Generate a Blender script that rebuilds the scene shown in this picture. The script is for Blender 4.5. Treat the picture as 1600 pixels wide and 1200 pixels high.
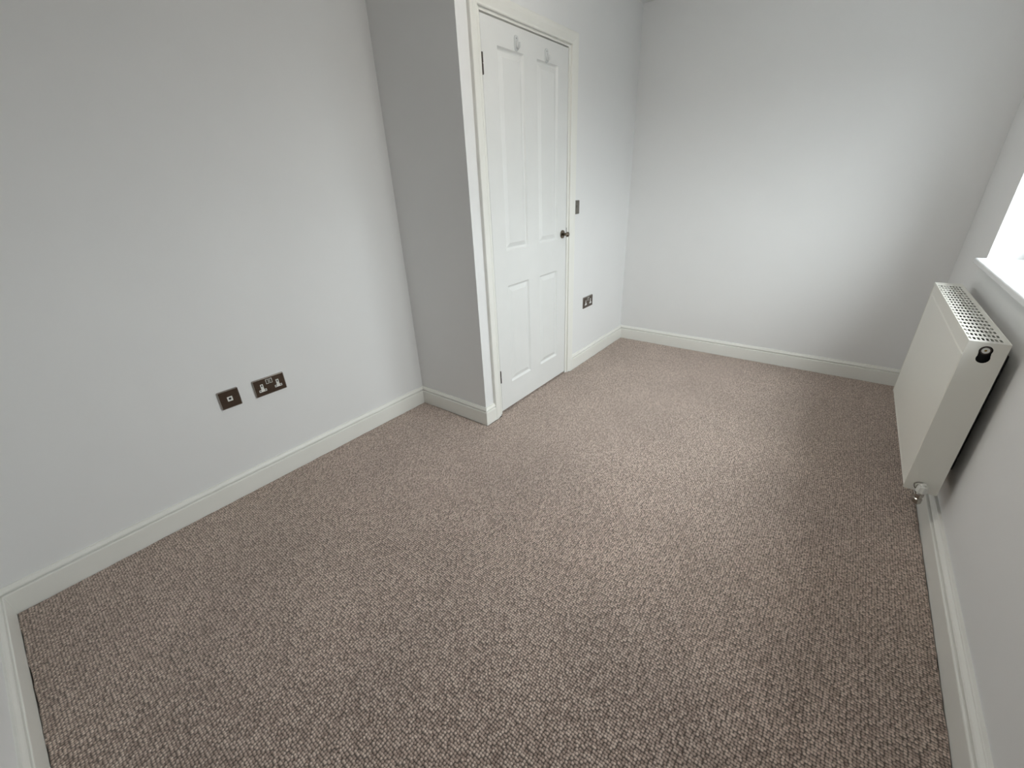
import bpy, bmesh, math, random
from mathutils import Vector, Matrix, noise
random.seed(4)
for o in list(bpy.data.objects): bpy.data.objects.remove(o)
C = bpy.context.scene.collection
S = bpy.context.scene

# ---------------------------------------------------------------- dimensions (metres)
W, L, H = 2.578, 3.852, 2.40          # room: x 0..W, y 0..L
YS, XS = 1.955, 0.567                 # the boxed-out corner: its return wall at y=YS, door wall at x=XS
LY0, LY1, LZ0, LZ1 = 2.1085, 2.8615, 0.016, 1.9905   # door leaf
WY0, WY1, WZ0, WZ1 = 1.50, 3.212, 0.917, 1.93      # window opening
TH = 0.30

# ---------------------------------------------------------------- camera
yaw, pit, rol = 0.6750, -0.4425, -0.0462
fw = Vector((-math.sin(yaw)*math.cos(pit), math.cos(yaw)*math.cos(pit), math.sin(pit)))
rt = Vector((math.cos(yaw), math.sin(yaw), 0)); up = rt.cross(fw)
r2 = math.cos(rol)*rt + math.sin(rol)*up; u2 = -math.sin(rol)*rt + math.cos(rol)*up
cd = bpy.data.cameras.new('camera'); cam = bpy.data.objects.new('camera', cd); C.objects.link(cam)
m = Matrix((r2, u2, -fw)).transposed().to_4x4(); m.translation = Vector((2.0625, 0.3465, 1.2995)); cam.matrix_world = m
cd.sensor_width = 36; cd.sensor_fit = 'HORIZONTAL'; cd.lens = 648.1/1600*36; cd.clip_start = 0.01; cd.clip_end = 100
S.camera = cam

# ---------------------------------------------------------------- sky: bright overcast day
wd = bpy.data.worlds.new('overcast_sky'); S.world = wd; wd.use_nodes = True
nt = wd.node_tree; nt.nodes.clear()
wo = nt.nodes.new('ShaderNodeOutputWorld'); bg = nt.nodes.new('ShaderNodeBackground')
tc = nt.nodes.new('ShaderNodeTexCoord'); sx = nt.nodes.new('ShaderNodeSeparateXYZ'); cr = nt.nodes.new('ShaderNodeValToRGB')
mr = nt.nodes.new('ShaderNodeMapRange'); mr.inputs[1].default_value = -1; mr.inputs[2].default_value = 1
nt.links.new(tc.outputs['Generated'], sx.inputs[0]); nt.links.new(sx.outputs['Z'], mr.inputs[0]); nt.links.new(mr.outputs[0], cr.inputs[0])
cr.color_ramp.elements[0].position = 0.0; cr.color_ramp.elements[0].color = (.040, .044, .045, 1)
e = cr.color_ramp.elements.new(0.47); e.color = (.046, .053, .056, 1)
e = cr.color_ramp.elements.new(0.52); e.color = (.30, .312, .322, 1)
cr.color_ramp.elements[-1].position = 1.0; cr.color_ramp.elements[-1].color = (1.0, 1.01, 1.03, 1)
nt.links.new(cr.outputs[0], bg.inputs[0]); bg.inputs[1].default_value = 20.5
nt.links.new(bg.outputs[0], wo.inputs[0])
# portal in the window opening only guides sampling of that sky, it gives off nothing itself
ld = bpy.data.lights.new('window_portal', 'AREA'); ld.shape = 'RECTANGLE'; ld.size = WZ1-WZ0; ld.size_y = WY1-WY0
ld.cycles.is_portal = True
lo = bpy.data.objects.new('window_portal', ld); C.objects.link(lo)
lo.location = (W+.20, (WY0+WY1)/2, (WZ0+WZ1)/2); lo.rotation_euler = (0, math.pi/2, 0)
lo['kind'] = 'helper'

S.view_settings.view_transform = 'Standard'; S.view_settings.look = 'None'
S.view_settings.gamma = 1; S.view_settings.use_curve_mapping = False
S.view_settings.exposure = -0.03

# ---------------------------------------------------------------- materials
def mat(name, col, rough=.5, metal=0, spec=.5, coat=0):
    mt = bpy.data.materials.new(name); mt.use_nodes = True
    b = mt.node_tree.nodes['Principled BSDF']
    b.inputs['Base Color'].default_value = (*col, 1); b.inputs['Roughness'].default_value = rough
    b.inputs['Metallic'].default_value = metal; b.inputs['Specular IOR Level'].default_value = spec
    b.inputs['Coat Weight'].default_value = coat
    return mt
def noisy(mt, c0, c1, scale, bump=0, bscale=None, dist=.001, detail=4):
    n = mt.node_tree; b = n.nodes['Principled BSDF']
    t = n.nodes.new('ShaderNodeTexCoord'); ns = n.nodes.new('ShaderNodeTexNoise')
    ns.inputs['Scale'].default_value = scale; ns.inputs['Detail'].default_value = detail
    n.links.new(t.outputs['Object'], ns.inputs['Vector'])
    rp = n.nodes.new('ShaderNodeValToRGB'); rp.color_ramp.elements[0].color = (*c0, 1); rp.color_ramp.elements[1].color = (*c1, 1)
    rp.color_ramp.elements[0].position = .3; rp.color_ramp.elements[1].position = .7
    n.links.new(ns.outputs['Fac'], rp.inputs[0]); n.links.new(rp.outputs[0], b.inputs['Base Color'])
    if bump:
        n2 = n.nodes.new('ShaderNodeTexNoise'); n2.inputs['Scale'].default_value = bscale; n2.inputs['Detail'].default_value = 3
        n.links.new(t.outputs['Object'], n2.inputs['Vector'])
        bp = n.nodes.new('ShaderNodeBump'); bp.inputs['Strength'].default_value = bump; bp.inputs['Distance'].default_value = dist
        n.links.new(n2.outputs['Fac'], bp.inputs['Height']); n.links.new(bp.outputs[0], b.inputs['Normal'])
    return mt
M_wall = noisy(mat('wall_emulsion', (.8, .8, .8), .85, spec=.25), (.835, .835, .83), (.85, .85, .845), 3, .25, 90, .0006)
M_ceil = mat('ceiling_emulsion', (.80, .80, .79), .9, spec=.2)
M_gloss = noisy(mat('satin_white_paint', (.82, .81, .77), .38), (.86, .855, .805), (.88, .875, .83), 6, .12, 60, .0005)
M_door = noisy(mat('white_door_paint', (.80, .805, .79), .42), (.79, .795, .78), (.815, .82, .805), 5, .10, 70, .0005)
M_rad = mat('radiator_enamel', (.86, .85, .785), .35)
M_radin = mat('radiator_inner_shade', (.05, .05, .048), .7)  # white inside coloured near-black, so the slots look shaded
M_upvc = mat('white_upvc', (.85, .86, .87), .25)
M_nickel = noisy(mat('black_nickel', (.2, .17, .15), .14, metal=1), (.145, .118, .100), (.17, .14, .118), 40)
M_rim = mat('nickel_edge_glint', (.38, .355, .33), .12, metal=1)  # plate metal lightened at the edge to stand in for its glint
M_pewter = mat('brushed_steel', (.27, .255, .23), .35, metal=1)
M_chrome = mat('chrome', (.45, .42, .38), .18, metal=1)
M_knob = mat('bronze_toned_metal', (.22, .19, .155), .22, metal=1)
M_hinge = mat('dark_hinge_steel', (.10, .08, .07), .45, metal=.6)
M_white = mat('white_plastic', (.78, .78, .74), .35)
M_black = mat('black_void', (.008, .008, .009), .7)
M_brass = mat('aged_brass', (.35, .24, .10), .35, metal=1)
M_hook = mat('pale_hook_plastic', (.70, .72, .72), .2, coat=.4)
M_sub = mat('dark_underlay', (.05, .045, .04), .95)
M_brick = noisy(mat('outer_render', (.4, .36, .32), .9), (.36, .32, .28), (.44, .40, .36), 8)

def carpet_mat():
    mt = mat('looped_wool_carpet', (.3, .25, .2), .95, spec=.15); n = mt.node_tree; b = n.nodes['Principled BSDF']
    b.inputs['Sheen Weight'].default_value = .6; b.inputs['Sheen Roughness'].default_value = .6; b.inputs['Sheen Tint'].default_value = (1, .86, .76, 1)
    t = n.nodes.new('ShaderNodeTexCoord')
    def math_(op, a, b_=None, c=None):
        k = n.nodes.new('ShaderNodeMath'); k.operation = op
        for i, x in enumerate((a, b_, c)):
            if x is None: continue
            if isinstance(x, (int, float)): k.inputs[i].default_value = x
            else: n.links.new(x, k.inputs[i])
        return k.outputs[0]
    vo = n.nodes.new('ShaderNodeTexVoronoi'); vo.voronoi_dimensions = '2D'; vo.feature = 'F1'
    vo.inputs['Scale'].default_value = 1/.0076; vo.inputs['Randomness'].default_value = .48
    n.links.new(t.outputs['Object'], vo.inputs['Vector'])
    # loop height: a rounded dome per cell
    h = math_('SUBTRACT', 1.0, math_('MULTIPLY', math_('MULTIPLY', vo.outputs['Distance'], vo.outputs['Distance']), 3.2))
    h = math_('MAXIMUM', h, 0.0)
    sep = n.nodes.new('ShaderNodeSeparateColor'); n.links.new(vo.outputs['Color'], sep.inputs[0])
    hh = math_('MULTIPLY', h, math_('ADD', .75, math_('MULTIPLY', sep.outputs[0], .5)))
    bp = n.nodes.new('ShaderNodeBump'); bp.inputs['Strength'].default_value = 1.0; bp.inputs['Distance'].default_value = .0030
    n.links.new(hh, bp.inputs['Height']); n.links.new(bp.outputs[0], b.inputs['Normal'])
    # yarn colour: mottled per loop, plus slow drift over the room
    rp = n.nodes.new('ShaderNodeValToRGB'); el = rp.color_ramp.elements
    el[0].position = 0; el[0].color = (.36, .266, .222, 1); el[1].position = 1; el[1].color = (.84, .69, .60, 1)
    q = el.new(.5); q.color = (.595, .462, .395, 1)
    n.links.new(sep.outputs[1], rp.inputs[0])
    big = n.nodes.new('ShaderNodeTexNoise'); big.inputs['Scale'].default_value = 2.2; big.inputs['Detail'].default_value = 5
    n.links.new(t.outputs['Object'], big.inputs['Vector'])
    bm_ = n.nodes.new('ShaderNodeMapRange'); bm_.inputs[1].default_value = .3; bm_.inputs[2].default_value = .7
    bm_.inputs[3].default_value = .88; bm_.inputs[4].default_value = 1.12
    n.links.new(big.outputs['Fac'], bm_.inputs[0])
    gap_shade = n.nodes.new('ShaderNodeMapRange'); gap_shade.inputs[1].default_value = 0.0; gap_shade.inputs[2].default_value = .75
    gap_shade.inputs[3].default_value = .22; gap_shade.inputs[4].default_value = 1.0; n.links.new(h, gap_shade.inputs[0])  # shade between the loops darkened into the colour
    f = math_('MULTIPLY', gap_shade.outputs[0], bm_.outputs[0])
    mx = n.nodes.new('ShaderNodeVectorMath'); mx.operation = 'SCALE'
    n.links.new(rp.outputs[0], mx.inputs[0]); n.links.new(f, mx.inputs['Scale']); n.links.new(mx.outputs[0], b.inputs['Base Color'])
    return mt
M_carpet = carpet_mat()

def glass_mat():
    mt = bpy.data.materials.new('window_glass'); mt.use_nodes = True; n = mt.node_tree; n.nodes.clear()
    o = n.nodes.new('ShaderNodeOutputMaterial'); mx = n.nodes.new('ShaderNodeMixShader')
    tr = n.nodes.new('ShaderNodeBsdfTransparent'); gl = n.nodes.new('ShaderNodeBsdfGlossy'); fr = n.nodes.new('ShaderNodeFresnel')
    tr.inputs[0].default_value = (.93, .96, .96, 1); gl.inputs['Roughness'].default_value = .02; fr.inputs[0].default_value = 1.45
    ge = n.nodes.new('ShaderNodeNewGeometry'); sb = n.nodes.new('ShaderNodeMath'); sb.operation = 'SUBTRACT'; sb.inputs[0].default_value = 1
    mu = n.nodes.new('ShaderNodeMath'); mu.operation = 'MULTIPLY'          # reflect on the entry face only, no false total reflection on leaving
    n.links.new(ge.outputs['Backfacing'], sb.inputs[1]); n.links.new(sb.outputs[0], mu.inputs[0]); n.links.new(fr.outputs[0], mu.inputs[1])
    n.links.new(mu.outputs[0], mx.inputs[0]); n.links.new(tr.outputs[0], mx.inputs[1]); n.links.new(gl.outputs[0], mx.inputs[2])
    n.links.new(mx.outputs[0], o.inputs[0]); return mt
M_glass = glass_mat()

# ---------------------------------------------------------------- mesh helpers
def box(bm, x0, x1, y0, y1, z0, z1):
    v = [bm.verts.new(p) for p in ((x0,y0,z0),(x1,y0,z0),(x1,y1,z0),(x0,y1,z0),(x0,y0,z1),(x1,y0,z1),(x1,y1,z1),(x0,y1,z1))]
    for f in ((0,3,2,1),(4,5,6,7),(0,1,5,4),(1,2,6,5),(2,3,7,6),(3,0,4,7)): bm.faces.new([v[i] for i in f])
def obj(name, bm, mt, parent=None, bevel=0, smooth=False, loc=None, seg=2):
    if isinstance(bm, bpy.types.Mesh): me = bm; me.name = name
    else:
        bmesh.ops.recalc_face_normals(bm, faces=bm.faces)
        me = bpy.data.meshes.new(name); bm.to_mesh(me); bm.free()
    me.materials.clear(); me.materials.append(mt)
    if smooth:
        for p in me.polygons: p.use_smooth = True
    o = bpy.data.objects.new(name, me); C.objects.link(o)
    if parent: o.parent = parent
    if loc: o.location = loc
    if bevel:
        b = o.modifiers.new('bevel', 'BEVEL'); b.width = bevel; b.segments = seg; b.limit_method = 'ANGLE'; b.harden_normals = False
        b.angle_limit = math.radians(40)
    return o
def bx(name, dims, mt, parent=None, bevel=0, **k):
    bm = bmesh.new(); box(bm, *dims); return obj(name, bm, mt, parent, bevel, **k)
def empty(name, loc=(0,0,0), parent=None):
    o = bpy.data.objects.new(name, None); C.objects.link(o); o.location = loc; o.empty_display_size = .05
    if parent: o.parent = parent
    return o
def struct(o, label=None):
    o['kind'] = 'structure'
    if label: o['label'] = label
    return o
def tag(o, label, cat, group=None, kind=None):
    o['label'] = label; o['category'] = cat
    if group: o['group'] = group
    if kind: o['kind'] = kind
    return o
def lathe(prof, n=24, axis='x', close=True):
    """prof: list of (along axis, radius)"""
    bm = bmesh.new(); rings = []
    for a, r in prof:
        ring = []
        for i in range(n):
            t = 2*math.pi*i/n; c, s = r*math.cos(t), r*math.sin(t)
            p = {'x': (a, c, s), 'y': (s, a, c), 'z': (c, s, a)}[axis]
            ring.append(bm.verts.new(p))
        rings.append(ring)
    for A, B in zip(rings, rings[1:]):
        for i in range(n): bm.faces.new((A[i], A[(i+1) % n], B[(i+1) % n], B[i]))
    if close:
        bm.faces.new(rings[0]); bm.faces.new(rings[-1])
    return bm
def tube(pts, r, n=12):
    bm = bmesh.new(); pts = [Vector(p) for p in pts]; rings = []
    for i, p in enumerate(pts):
        d = (pts[min(i+1, len(pts)-1)] - pts[max(i-1, 0)]).normalized()
        a = d.orthogonal().normalized() if i == 0 else (a - d*a.dot(d)).normalized()
        b = d.cross(a); rr = r[i] if isinstance(r, (list, tuple)) else r
        rings.append([bm.verts.new(p + rr*(math.cos(2*math.pi*k/n)*a + math.sin(2*math.pi*k/n)*b)) for k in range(n)])
    for A, B in zip(rings, rings[1:]):
        for i in range(n): bm.faces.new((A[i], A[(i+1) % n], B[(i+1) % n], B[i]))
    bm.faces.new(rings[0]); bm.faces.new(rings[-1]); return bm
def plate(outer, holes, t, frame):
    """flat plate with real holes. outer/holes in (u,v); frame maps (u,v,w) -> xyz; w runs 0..t"""
    cu = bpy.data.curves.new('tmp', 'CURVE'); cu.dimensions = '2D'; cu.fill_mode = 'BOTH'; cu.extrude = t/2
    for loop in [outer] + list(holes):
        sp = cu.splines.new('POLY'); sp.points.add(len(loop)-1); sp.use_cyclic_u = True
        for i, p in enumerate(loop): sp.points[i].co = (p[0], p[1], 0, 1)
    ob = bpy.data.objects.new('tmp', cu); me = bpy.data.meshes.new_from_object(ob)
    bpy.data.objects.remove(ob); bpy.data.curves.remove(cu)
    for v in me.vertices: v.co = frame(v.co.x, v.co.y, v.co.z + t/2)
    bm = bmesh.new(); bm.from_mesh(me); bpy.data.meshes.remove(me)
    bmesh.ops.remove_doubles(bm, verts=bm.verts, dist=1e-6)
    return bm
def rect(u0, u1, v0, v1, r=0, n=4):
    if not r: return [(u0,v0),(u1,v0),(u1,v1),(u0,v1)]
    out = []
    for cx, cy, a0 in ((u1-r,v0+r,-90),(u1-r,v1-r,0),(u0+r,v1-r,90),(u0+r,v0+r,180)):
        for k in range(n+1):
            a = math.radians(a0+90*k/n); out.append((cx+r*math.cos(a), cy+r*math.sin(a)))
    return out
def circ(cx, cy, r, n=20): return [(cx+r*math.cos(2*math.pi*i/n), cy+r*math.sin(2*math.pi*i/n)) for i in range(n)]

# ---------------------------------------------------------------- room shell
def walls(name, boxes, mt=M_wall, label=None, bevel=0):
    bm = bmesh.new()
    for b in boxes: box(bm, *b)
    return struct(obj(name, bm, mt, bevel=bevel), label)
struct(bx('floor', (-.3, W+TH, -.3, L+.3, -.15, -.012), M_sub), 'dark underlay beneath the carpet')
struct(bx('ceiling', (-.3, W+TH, -.3, L+.3, H, H+.15), M_ceil), 'plain white ceiling')
walls('wall_left', [(-.3, 0, -.3, L+.3, -.012, H)], label='long plain off-white wall with two metal plates low down')
walls('wall_near', [(0, W, -.3, 0, -.012, H)], label='off-white wall beside the camera')
walls('wall_back', [(0, W, L, L+.3, -.012, H)], label='off-white far end wall')
walls('wall_right', [(W, W+TH, -.3, WY0, -.012, H), (W, W+TH, WY1, L+.3, -.012, H), (W, W+TH, WY0, WY1, -.012, WZ0-.025),
                     (W, W+TH, WY0, WY1, WZ1, H)], label='off-white window wall behind the radiator')
# boxed-out corner with the door: return wall, door wall (round the opening), and the added light-blocking board behind the door
DO0, DO1, DOT = LY0-.003-.03, LY1+.005+.03, LZ1+.007+.03        # opening for lining
bm = bmesh.new()
box(bm, 0, XS-.12, YS, YS+.10, -.012, H)
struct(obj('wall_return', bm, M_wall), 'narrow return wall of the boxed-out corner')
walls('wall_door', [(XS-.12, XS, YS, DO0, -.012, H), (XS-.12, XS, DO1, L, -.012, H), (XS-.12, XS, DO0, DO1, DOT, H)],
      label='off-white wall round the panelled door')

# carpet with slightly ragged edges a few millimetres short of the skirting
def carpet():
    s = .0214
    path = [(s, .0202), (W-.0298, .0202), (W-.0298, L-s), (XS+s, L-s), (XS+s, DO1-.01), (XS-.022, DO1-.01), (XS-.022, DO0+.01), (XS+s, DO0+.01), (XS+s, YS-s), (s, YS-s)]
    pts = []
    for i, a in enumerate(path):
        a = Vector(a).to_3d(); b = Vector(path[(i+1) % len(path)]).to_3d(); d = (b-a).length
        n = max(1, int(d/.02)); nor = Vector((-(b-a).y, (b-a).x, 0)).normalized()
        for k in range(n):
            p = a + (b-a)*k/n
            if k: p += nor*(.0022*noise.noise(p*14) + random.uniform(-.0012, .0012))
            pts.append(p)
    bm = bmesh.new(); top = [bm.verts.new((p.x, p.y, 0)) for p in pts]; bot = [bm.verts.new((p.x, p.y, -.011)) for p in pts]
    bm.faces.new(top)
    for i in range(len(pts)):
        j = (i+1) % len(pts); bm.faces.new((top[i], bot[i], bot[j], top[j]))
    bmesh.ops.triangulate(bm, faces=[f for f in bm.faces if len(f.verts) > 4])
    return obj('carpet', bm, M_carpet)
tag(carpet(), 'mottled brown and beige looped pile carpet fitted wall to wall', 'carpet', kind='stuff')

# skirting boards, mitred
PROF = [(0, -.011), (.018, -.011), (.018, .0828), (.0172, .0858), (.0150, .0872), (.0070, .0880), (.0070, .0918), (.0128, .0930),
        (.0138, .0965), (.0122, .1010), (.0095, .1055), (.0075, .1085), (.0070, .1115), (.0060, .1130), (0, .1130)]
def skirt(name, a, b, nor, m0, m1, label, k=1.0):
    """a,b wall-line ends; nor into room; m0/m1: +1 inside corner, -1 outside, 0 butt"""
    a, b, nor = Vector(a), Vector(b), Vector(nor); d = (b-a).normalized(); bm = bmesh.new()
    A = []; B = []
    for o, z in PROF:
        o2 = o*k; p = a + nor*o2 + d*(m0*o2); q = b + nor*o2 - d*(m1*o2)
        A.append(bm.verts.new((p.x, p.y, z))); B.append(bm.verts.new((q.x, q.y, z)))
    for i in range(len(PROF)):
        j = (i+1) % len(PROF); bm.faces.new((A[i], B[i], B[j], A[j]))
    bm.faces.new(A); bm.faces.new(B)
    return struct(obj(name, bm, M_gloss), label)
AO0, AO1 = 2.027, 2.944               # outer edges of the architrave
skirt('baseboard_left', (0, 0), (0, YS), (1, 0), 1, 1, 'long white moulded skirting under the two metal plates')
skirt('baseboard_return', (0, YS), (XS, YS), (0, -1), 1, -1, 'short white skirting on the return wall')
skirt('baseboard_door_left', (XS, YS), (XS, AO0), (1, 0), -1, 0, 'tiny piece of white skirting at the outside corner left of the door')
skirt('baseboard_door_right', (XS, AO1), (XS, L), (1, 0), 0, 1, 'white skirting between the door and the far corner')
skirt('baseboard_back', (XS, L), (W, L), (0, -1), 1, 1, 'white skirting along the far wall')
skirt('baseboard_right', (W, 0), (W, L), (-1, 0), 1, 1, 'white skirting under the window and radiator', 1.5)
skirt('baseboard_near', (0, 0), (W, 0), (0, 1), 1, 1, 'white skirting beside the camera, bottom left')

# ---------------------------------------------------------------- door
# lining
bm = bmesh.new()
box(bm, XS-.12, XS, DO0, LY0-.003, -.011, DOT); box(bm, XS-.12, XS, LY1+.005, DO1, -.011, DOT); box(bm, XS-.12, XS, LY0-.003, LY1+.005, LZ1+.007, DOT)
box(bm, XS-.058, XS-.040, LY0-.003, LY0+.010, -.011, LZ1+.007); box(bm, XS-.058, XS-.040, LY1-.010, LY1+.005, -.011, LZ1+.007)   # stops
box(bm, XS-.058, XS-.040, LY0+.010, LY1-.010, LZ1-.010, LZ1+.007)
struct(obj('trim_1', bm, M_gloss, bevel=.0012), 'white door lining')
# unseen board added behind the door so no sky light leaks through
bm = bmesh.new()
box(bm, XS-.16, XS-.14, DO0-.05, DO1+.05, -.012, DOT+.05)
struct(obj('wall_light_stop', bm, M_wall), 'unseen board added behind the door to block light')
# architrave: moulded profile (across, proud), mitred at the top corners
AP = [(0, 0), (0, .010), (.003, .0125), (.006, .0125), (.008, .0105), (.011, .0105), (.020, .0135), (.034, .0175), (.046, .0195), (.054, .0195), (.0575, .017), (.0575, 0)]
ain0, ain1, atop = AO0+.0575, AO1-.0575, LZ1+.007+.0125
def arch(name, pts_a, pts_b, label):
    bm = bmesh.new(); A = [bm.verts.new(p) for p in pts_a]; B = [bm.verts.new(p) for p in pts_b]; n = len(A)
    for i in range(n): bm.faces.new((A[i], B[i], B[(i+1) % n], A[(i+1) % n]))
    bm.faces.new(A); bm.faces.new(B); return struct(obj(name, bm, M_gloss), label)
arch('trim_2', [(XS+w, ain0-u, -.011) for u, w in AP], [(XS+w, ain0-u, atop+u) for u, w in AP], 'left upright of the white door architrave')
arch('trim_3', [(XS+w, ain1+u, -.011) for u, w in AP], [(XS+w, ain1+u, atop+u) for u, w in AP], 'right upright of the white door architrave')
arch('trim_4', [(XS+w, ain0-u, atop+u) for u, w in AP], [(XS+w, ain1+u, atop+u) for u, w in AP], 'head of the white door architrave')

door = struct(empty('door_1', (XS, LY0, 0)), 'closed white four-panel door with a small metal knob')
F = lambda u, v, w: Vector((-.036+w, u-LY0, v))      # local to door_1
PAN = [(2.221, 2.430, .981, 1.893), (2.545, 2.752, .981, 1.893), (2.221, 2.430, .183, .787), (2.545, 2.752, .183, .787)]
leaf = obj('door_leaf', plate(rect(LY0, LY1, LZ0, LZ1), [rect(*p) for p in PAN], .035, F), M_door, door, bevel=.0010)
def panel(u0, u1, v0, v1):
    # concentric loops: (inset, x relative to leaf face) - quirk, ogee down, flat, raised slope, field
    steps = [(0, -.0005), (.003, -.0040), (.007, -.0085), (.011, -.0105), (.014, -.0105), (.034, -.0030), (.037, -.0014), (.039, -.0012)]
    bm = bmesh.new(); rings = []
    for ins, x in steps:
        rings.append([bm.verts.new((x-.001, a-LY0, b)) for a, b in rect(u0+ins, u1-ins, v0+ins, v1-ins)])
    for A, B in zip(rings, rings[1:]):
        for i in range(4): bm.faces.new((A[i], A[(i+1) % 4], B[(i+1) % 4], B[i]))
    bm.faces.new(rings[-1])
    bk = [bm.verts.new((-.034, a-LY0, b)) for a, b in rect(u0, u1, v0, v1)]
    for i in range(4): bm.faces.new((rings[0][i], rings[0][(i+1) % 4], bk[(i+1) % 4], bk[i]))
    bm.faces.new(bk)
    return bm
for p in PAN: obj('door_panel', panel(*p), M_door, leaf)
for z0, z1 in ((1.767, 1.852), (.212, .293)):
    h = bx('hinge', (-.006, .0012, -.0028, .0030, z0, z1), M_hinge, door)
    for k in range(2):
        o = obj('hinge_knuckle', lathe([(z0+.002+k*(z1-z0)/2, .0028), (z0+(k+1)*(z1-z0)/2-.001, .0028)], 10, 'z'), M_hinge, h, loc=(.0025, .0, 0), smooth=False)
# knob
kn = obj('door_knob', lathe([(.006, .0085), (.024, .0080), (.026, .0095), (.030, .0130), (.036, .0155), (.042, .0155), (.047, .0130), (.0495, .0080), (.0498, .0030)], 28, 'x'),
         M_knob, door, smooth=True, loc=(0, 2.812-LY0, 1.009))
kn['label'] = 'small bronze-toned metal knob'
obj('knob_rose', lathe([(-.001, .0255), (.004, .0255), (.0065, .0235), (.0085, .0160), (.009, .0090)], 32, 'x'), M_knob, kn, smooth=False)
obj('latch_plate', (lambda b: (box(b, -.004, .0008, LY1-LY0-.0005, LY1-LY0+.0035, .985, 1.045), b)[1])(bmesh.new()), M_hinge, door)

# two hooks stuck near the top of the door
def hook(y, z, label):
    t = empty('wall_hook', (XS-.0010, y, z)); tag(t, label, 'hook', 'pair of hooks at the top of the door')
    G = lambda u, v, w: Vector((w, u, v))
    obj('back_plate', plate(rect(-.0155, .0155, -.034, .028, .0145, 6), [circ(0, .016, .0030, 12)], .0040, G), M_hook, t, bevel=.0010)
    obj('screw', lathe([(.0010, .0026), (.0036, .0026), (.0042, .0016)], 12, 'x'), M_hinge, t, loc=(0, 0, .016))
    pts = [(.003, 0, .006), (.005, 0, -.008), (.008, 0, -.019), (.013, 0, -.024), (.018, 0, -.021), (.0205, 0, -.012), (.021, 0, -.002)]
    obj('prong', tube(pts, [.0050, .0055, .0055, .0052, .0050, .0046, .0038], 12), M_hook, t, smooth=True)
    return t
hook(2.368, 1.929, 'small pale plastic hook on the door top, the one nearer the hinges')
hook(2.634, 1.922, 'small pale plastic hook on the door top, the one nearer the knob side')

# ---------------------------------------------------------------- fill light added on the ceiling, out of view, to brighten the room
lt = tag(empty('added_fill_light', (1.45, 1.95, H)), 'unseen round fill light added above the middle of the room', 'fill light')
obj('fill_light_plate', lathe([(0, .165), (-.018, .165), (-.022, .160)], 40, 'z'), M_upvc, lt)
M_fill = bpy.data.materials.new('fill_light_glow'); M_fill.use_nodes = True
b_ = M_fill.node_tree.nodes['Principled BSDF']; b_.inputs['Base Color'].default_value = (.8, .8, .78, 1)
b_.inputs['Emission Color'].default_value = (1, .955, .88, 1); b_.inputs['Emission Strength'].default_value = 29.0
obj('fill_light_dome', lathe([(-.022, .152), (-.045, .150), (-.068, .138), (-.085, .112), (-.096, .075), (-.101, .035), (-.102, .005)], 40, 'z'), M_fill, lt, smooth=True)

# ---------------------------------------------------------------- wall plates
G = lambda u, v, w: Vector((w, u, v))
def facep(t, w, h, holes, mt):
    """pressed metal plate: flat pierced face with a rolled rim"""
    bm = plate(rect(.0036, w-.0036, .0036, h-.0036), holes, .0085, G)
    pl_ = obj('faceplate', bm, mt, t)
    bm = bmesh.new(); rings = []
    for ins, x in ((0, 0), (0, .0050), (.0004, .0058), (.0036, .0085), (.0036, .0070)):
        rings.append([bm.verts.new((x, a, b)) for a, b in rect(ins, w-ins, ins, h-ins, max(.0045-ins, .0006), 3)])
    n = len(rings[0])
    for A, B in zip(rings, rings[1:]):
        for k in range(n): bm.faces.new((A[k], A[(k+1) % n], B[(k+1) % n], B[k]))
    obj('bevelled_edge', bm, M_rim if mt is M_nickel else mt, pl_)
    return pl_
def screw(t, u, v, mt):
    s = obj('screw', lathe([(.006, .0032), (.0088, .0032), (.0093, .0022)], 14, 'x'), mt, t, loc=(0, u, v))
    bx('screw_slot', (.0088, .00945, -.0026, .0026, -.0004, .0004), M_black, s)
def tee(cu, sc=0.):
    """inverted-T outline of a British socket insert, centred on cu, in plate coordinates (v up, plate 0.086 high)"""
    a, b = .0068-sc, .0175-sc
    return [(cu-b, .0215+sc), (cu+b, .0215+sc), (cu+b, .0335-sc), (cu+a, .0335-sc), (cu+a, .0600-sc), (cu-a, .0600-sc), (cu-a, .0335-sc), (cu-b, .0335-sc)]
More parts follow.
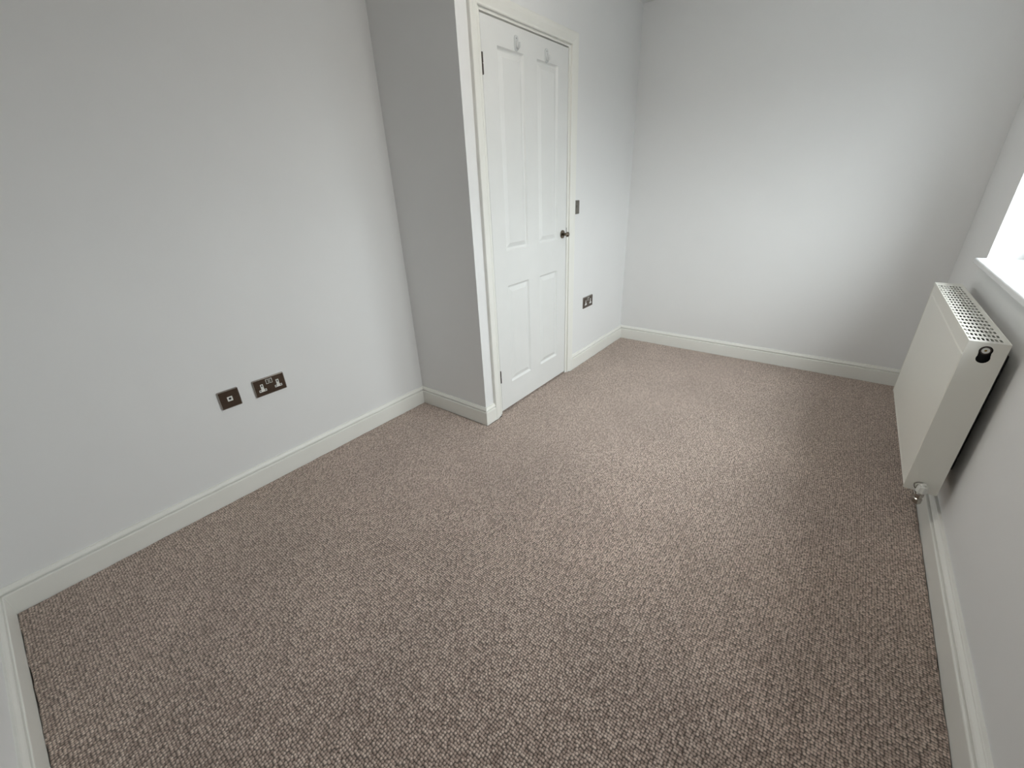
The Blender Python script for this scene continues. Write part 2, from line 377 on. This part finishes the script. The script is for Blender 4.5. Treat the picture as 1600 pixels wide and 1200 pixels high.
def double_socket(y, z, x, label, mt=M_nickel):
    t = empty('double_socket', (x, y, z)); tag(t, label, 'socket')
    w, h = .146, .086
    swr = [(.0580, .0715, .053, .0770), (.0745, .0880, .053, .0770)]
    facep(t, w, h, [tee(.0365), tee(.1095)] + [rect(*s) for s in swr], mt)
    for cu in (.0365, .1095):
        pins = [rect(cu-.0027, cu+.0027, .0465, .0560), rect(cu-.0148, cu-.0075, .0252, .0298), rect(cu+.0075, cu+.0148, .0252, .0298)]
        ins = obj('socket_insert', plate(tee(cu, .0003), pins, .0078, G), M_white, t)
        for a in pins:
            bx('pin_slot', (.0005, .0070, a[0][0], a[1][0], a[0][1], a[2][1]), M_black, ins)
    for s in swr:
        fr = obj('switch_surround', plate(rect(s[0]+.0003, s[1]-.0003, s[2]+.0003, s[3]-.0003), [rect(s[0]+.0020, s[1]-.0020, s[2]+.0030, s[3]-.0020)], .0088, G), M_white, t)
        bm = bmesh.new()     # tilted rocker
        u0, u1, v0, v1 = s[0]+.0022, s[1]-.0022, s[2]+.0032, s[3]-.0022
        vs = [bm.verts.new(p) for p in ((.001,u0,v0),(.001,u1,v0),(.001,u1,v1),(.001,u0,v1),(.0115,u0,v0),(.0115,u1,v0),(.0080,u1,v1),(.0080,u0,v1))]
        for f in ((0,3,2,1),(4,5,6,7),(0,1,5,4),(1,2,6,5),(2,3,7,6),(3,0,4,7)): bm.faces.new([vs[i] for i in f])
        obj('rocker', bm, M_nickel, t, bevel=.0005)
    for u in (.0125, w-.0125): screw(t, u, .043, mt)
    return t
double_socket(.9736, .4437, 0, 'dark metal double socket low on the long left wall')
double_socket(3.117, .437, XS, 'dark metal double socket between the door and the far corner')
# single outlet with a square white module
t = tag(empty('aerial_outlet', (0, .8265, .4454)), 'dark square outlet plate with one small white module, left of the double socket', 'outlet')
facep(t, .086, .086, [rect(.0320, .0540, .0330, .0550, .002, 2)], M_nickel)
ins = obj('outlet_module', plate(rect(.0322, .0538, .0332, .0548, .002, 2), [circ(.043, .0445, .0056, 16)], .0092, G), M_white, t)
obj('outlet_hole', lathe([(.0008, .0056), (.0080, .0056)], 16, 'x'), M_black, ins, loc=(0, .043, .0445))
screw(t, .0125, .043, M_nickel); screw(t, .0735, .043, M_nickel)
# light switch
t = tag(empty('light_switch', (XS, 2.950, 1.119)), 'small brushed metal light switch just right of the door frame', 'light switch')
facep(t, .067, .085, [rect(.0265, .0405, .0300, .0550)], M_pewter)
bm = bmesh.new(); u0, u1, v0, v1 = .0268, .0402, .0303, .0547
vs = [bm.verts.new(p) for p in ((.001,u0,v0),(.001,u1,v0),(.001,u1,v1),(.001,u0,v1),(.0080,u0,v0),(.0080,u1,v0),(.0125,u1,v1),(.0125,u0,v1))]
for f in ((0,3,2,1),(4,5,6,7),(0,1,5,4),(1,2,6,5),(2,3,7,6),(3,0,4,7)): bm.faces.new([vs[i] for i in f])
obj('rocker', bm, M_pewter, t, bevel=.0005)
screw(t, .0335, .012, M_pewter); screw(t, .0335, .073, M_pewter)

# ---------------------------------------------------------------- window
win = struct(empty('window_1', (W, WY0, WZ0)), 'bright window in the right-hand wall above the radiator')
X0, X1 = .15, .22
def wpiece(name, d, mt, bevel=0, parent=win): return bx(name, d, mt, parent, bevel)
ww, wh = WY1-WY0, WZ1-WZ0
bm = bmesh.new()
for d in ((X0, X1, 0, .04, 0, wh), (X0, X1, ww-.04, ww, 0, wh), (X0, X1, .04, ww-.04, 0, .04), (X0, X1, .04, ww-.04, wh-.04, wh), (X0, X1, ww/2-.025, ww/2+.025, .04, wh-.04)): box(bm, *d)
fr = obj('window_frame', bm, M_upvc, win, bevel=.003)
for a, b in ((.04, ww/2-.025), (ww/2+.025, ww-.04)):
    bm = bmesh.new(); s = .032; x0, x1 = X0-.006, X1-.012
    for d in ((x0, x1, a, a+s, .04, wh-.04), (x0, x1, b-s, b, .04, wh-.04), (x0, x1, a+s, b-s, .04, .04+s), (x0, x1, a+s, b-s, wh-.04-s, wh-.04)): box(bm, *d)
    sa = obj('window_sash', bm, M_upvc, win, bevel=.004)
    bx('window_pane', (X0+.028, X0+.034, a+s-.005, b-s+.005, .04+s-.005, wh-.04-s+.005), M_glass, sa)
bm = bmesh.new(); box(bm, -.038, X0+.01, -.008, ww+.006, -.025, 0)
for f in bm.faces: pass
si = obj('window_sill', bm, M_upvc, win, bevel=.007, seg=3)
struct(bx('trim_5', (W+X1, W+TH+.05, WY0, WY1, WZ0-.025, WZ0-.001), M_upvc), 'outer window cill')

# ---------------------------------------------------------------- radiator
xr, xb, yn, yf, zt, zb = 2.445, 2.542, 2.256, 3.253, .788, .190
rad = tag(empty('radiator', (xr, yn, zb)), 'white double-panel radiator with a slotted top, on the wall below the window', 'radiator')
RX, RY, RZ = xb-xr, yf-yn, zt-zb
def front_panel(x_face, x_back):
    """pressed steel panel: flat middle, stepped margin, rolled edges"""
    bm = bmesh.new(); rings = []
    s = 1 if x_back > x_face else -1
    for (l, r, b, t_), x in (((.0015,.0015,.0015,.004), .012), ((.0015,.0015,.0015,.004), .004), ((.003,.003,.003,.006), .0012), ((.006,.006,.006,.009), .0004),
                             ((.010,.010,.014,.049), .0010), ((.0105,.0105,.0150,.0500), .0030), ((.0115,.0115,.0165,.0515), .0030), ((.016,.016,.021,.0545), -.0006)):
        rings.append([bm.verts.new((x_face + s*x, yy, zz)) for yy, zz in ((l, b), (RY-r, b), (RY-r, RZ-t_), (l, RZ-t_))])
    for A, B in zip(rings, rings[1:]):
        for i in range(4): bm.faces.new((A[i], A[(i+1) % 4], B[(i+1) % 4], B[i]))
    bm.faces.new(rings[-1]); bm.faces.new(rings[0]); return bm
obj('front_panel', front_panel(.0012, 1), M_rad, rad)
obj('rear_panel', front_panel(RX-.0012, 0), M_rad, rad)
# convector fins between the panels
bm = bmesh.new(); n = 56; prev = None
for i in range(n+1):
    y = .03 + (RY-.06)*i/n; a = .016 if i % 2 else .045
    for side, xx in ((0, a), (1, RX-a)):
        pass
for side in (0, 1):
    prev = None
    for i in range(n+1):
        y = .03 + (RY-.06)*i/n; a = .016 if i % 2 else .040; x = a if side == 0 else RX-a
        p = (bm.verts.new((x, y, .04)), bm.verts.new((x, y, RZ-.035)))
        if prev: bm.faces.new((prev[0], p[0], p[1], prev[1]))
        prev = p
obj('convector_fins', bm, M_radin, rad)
# slotted top grille
CW, CH, NX, NY = .01015, .0484, 8, 19
gx0, gy0 = 2.4518-xr-CW/2, 2.291-yn-CH/2
bm = bmesh.new(); zg = RZ
def gq(*ps): bm.faces.new([bm.verts.new((p[0], p[1], zg)) for p in ps])
gx1, gy1 = gx0+CW*NX, gy0+CH*NY
gq((.0005, .001), (RX-.0005, .001), (RX-.0005, gy0), (.0005, gy0)); gq((.0005, gy1), (RX-.0005, gy1), (RX-.0005, RY-.001), (.0005, RY-.001))
gq((.0005, gy0), (gx0, gy0), (gx0, gy1), (.0005, gy1)); gq((gx1, gy0), (RX-.0005, gy0), (RX-.0005, gy1), (gx1, gy1))
for i in range(NY):
    for k in range(NX):
        x, y = gx0+CW*k, gy0+CH*i; a, b_, c = CW*.16, CH*.19, .0024
        xa, xb_, ya, yb = x+a, x+CW-a, y+b_, y+CH-b_
        inn = [(xa+c, ya), (xb_-c, ya), (xb_, ya+c), (xb_, yb-c), (xb_-c, yb), (xa+c, yb), (xa, yb-c), (xa, ya+c)]
        out = [(xa+c, y), (xb_-c, y), (x+CW, ya+c), (x+CW, yb-c), (xb_-c, y+CH), (xa+c, y+CH), (x, yb-c), (x, ya+c)]
        cor = {1: (x+CW, y), 3: (x+CW, y+CH), 5: (x, y+CH), 7: (x, y)}
        for q in range(8):
            p = (q+1) % 8
            if q in cor: gq(inn[q], out[q], cor[q], out[p], inn[p])
            else: gq(inn[q], out[q], out[p], inn[p])
bmesh.ops.remove_doubles(bm, verts=bm.verts, dist=1e-5)
gr = obj('top_grille', bm, M_rad, rad)
sd = gr.modifiers.new('thickness', 'SOLIDIFY'); sd.thickness = .0015; sd.offset = -1
bm = bmesh.new(); box(bm, 0, .0022, 0, RY, RZ-.012, RZ+.0010); box(bm, RX-.0022, RX, 0, RY, RZ-.012, RZ+.0010)
obj('grille_rim', bm, M_rad, rad, bevel=.0009)
# end panels, the near one with its keyhole-shaped opening at the top
E_ = lambda y0: (lambda u, v, w: Vector((u, y0+w, v)))
k0, k1 = (2.4935-xr, .7345-zb), (2.4925-xr, .7600-zb)
def keyhole():
    r0, r1 = .0165, .0162; P = []
    a0 = math.radians(25)
    for i in range(13): a = math.pi - a0 + (math.pi+2*a0)*i/12; P.append((k0[0]+r0*math.cos(a), k0[1]+r0*math.sin(a)))
    for i in range(13): a = -a0 + (math.pi+2*a0)*i/12; P.append((k1[0]+r1*math.cos(a), k1[1]+r1*math.sin(a)))
    return P
low = circ(2.487-xr, .214-zb, .0175)
obj('side_panel', plate(rect(.0006, RX-.0006, 0, RZ-.001), [keyhole(), low], .0015, E_(-.0008)), M_rad, rad)
obj('side_panel', plate(rect(.0006, RX-.0006, 0, RZ-.001), [circ(*k1, .0150), low], .0015, E_(RY-.0008)), M_rad, rad)
# recessed plug seen in the keyhole, and the bottom tapping
obj('recess_shade', (lambda b: (box(b, .012, RX-.012, .016, .018, RZ-.10, RZ-.010), b)[1])(bmesh.new()), M_black, rad)  # black sheet standing in for the shade inside the keyhole
pl = obj('air_vent_plug', lathe([(.0165, .0135), (.0030, .0135), (.0010, .0128), (.0010, .0102)], 24, 'y', close=False), M_hinge, rad, loc=(k1[0], 0, k1[1]), smooth=False)
obj('plug_cap', lathe([(.010, .0098), (.0016, .0098), (.0004, .0086), (.0004, .0036), (.004, .0034)], 24, 'y', close=False), M_white, pl, smooth=False)
obj('vent_pin', lathe([(.008, .0034), (.0024, .0034), (.0012, .0020)], 12, 'y'), M_brass, pl)
obj('tapping', lathe([(-.0030, .0080), (-.0030, .0130), (.02, .0130)], 24, 'y', close=False), M_rad, rad, loc=(2.487-xr, 0, .214-zb))
# wall brackets
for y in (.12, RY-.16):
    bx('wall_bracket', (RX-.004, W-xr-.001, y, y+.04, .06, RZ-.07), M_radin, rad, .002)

# lockshield valve at the near bottom corner, pipe bending back under the radiator into the wall
vx, vy, vz = 2.493, 2.2335, .190
val = tag(empty('radiator_valve', (vx, vy, vz)), 'small metal radiator valve with a white plastic cap at the radiator foot', 'valve')
obj('valve_body', lathe([(-.040, .0080), (-.034, .0135), (-.018, .0135), (-.015, .0100), (-.006, .0125), (.004, .0125), (.008, .0100), (.014, .0100)], 16, 'z'), M_chrome, val, bevel=.0006)
obj('union_nut', lathe([(.010, .0085), (.012, .0120), (.020, .0120), (.0215, .0090), (.034, .0080)], 6, 'y'), M_chrome, val, loc=(-.004, 0, .020))
bm = bmesh.new(); n = 32; rings = []
for a, r in [(.011, .0150), (.014, .0172), (.034, .0160), (.039, .0140), (.040, .0080), (.048, .0070), (.049, .002)]:
    rings.append([bm.verts.new(((r*(1.0 if i % 4 < 2 or r < .01 else .91))*math.cos(2*math.pi*i/n), (r*(1.0 if i % 4 < 2 or r < .01 else .91))*math.sin(2*math.pi*i/n), a)) for i in range(n)])
for A, B in zip(rings, rings[1:]):
    for i in range(n): bm.faces.new((A[i], A[(i+1) % n], B[(i+1) % n], B[i]))
bm.faces.new(rings[0]); bm.faces.new(rings[-1])
obj('valve_cap', bm, M_white, val)['label'] = 'white ribbed plastic cap'
pipe = obj('heating_pipe', tube([(vx, vy+.0138, vz-.028), (vx, vy+.020, vz-.030), (vx, vy+.05, vz-.030), (vx, vy+.16, vz-.030), (vx+.003, vy+.178, vz-.030), (vx+.012, vy+.188, vz-.030), (W-.0005, vy+.190, vz-.030)], .0062, 14), M_chrome, smooth=True)
tag(pipe, 'thin metal heating pipe running back from the valve under the radiator', 'pipe')
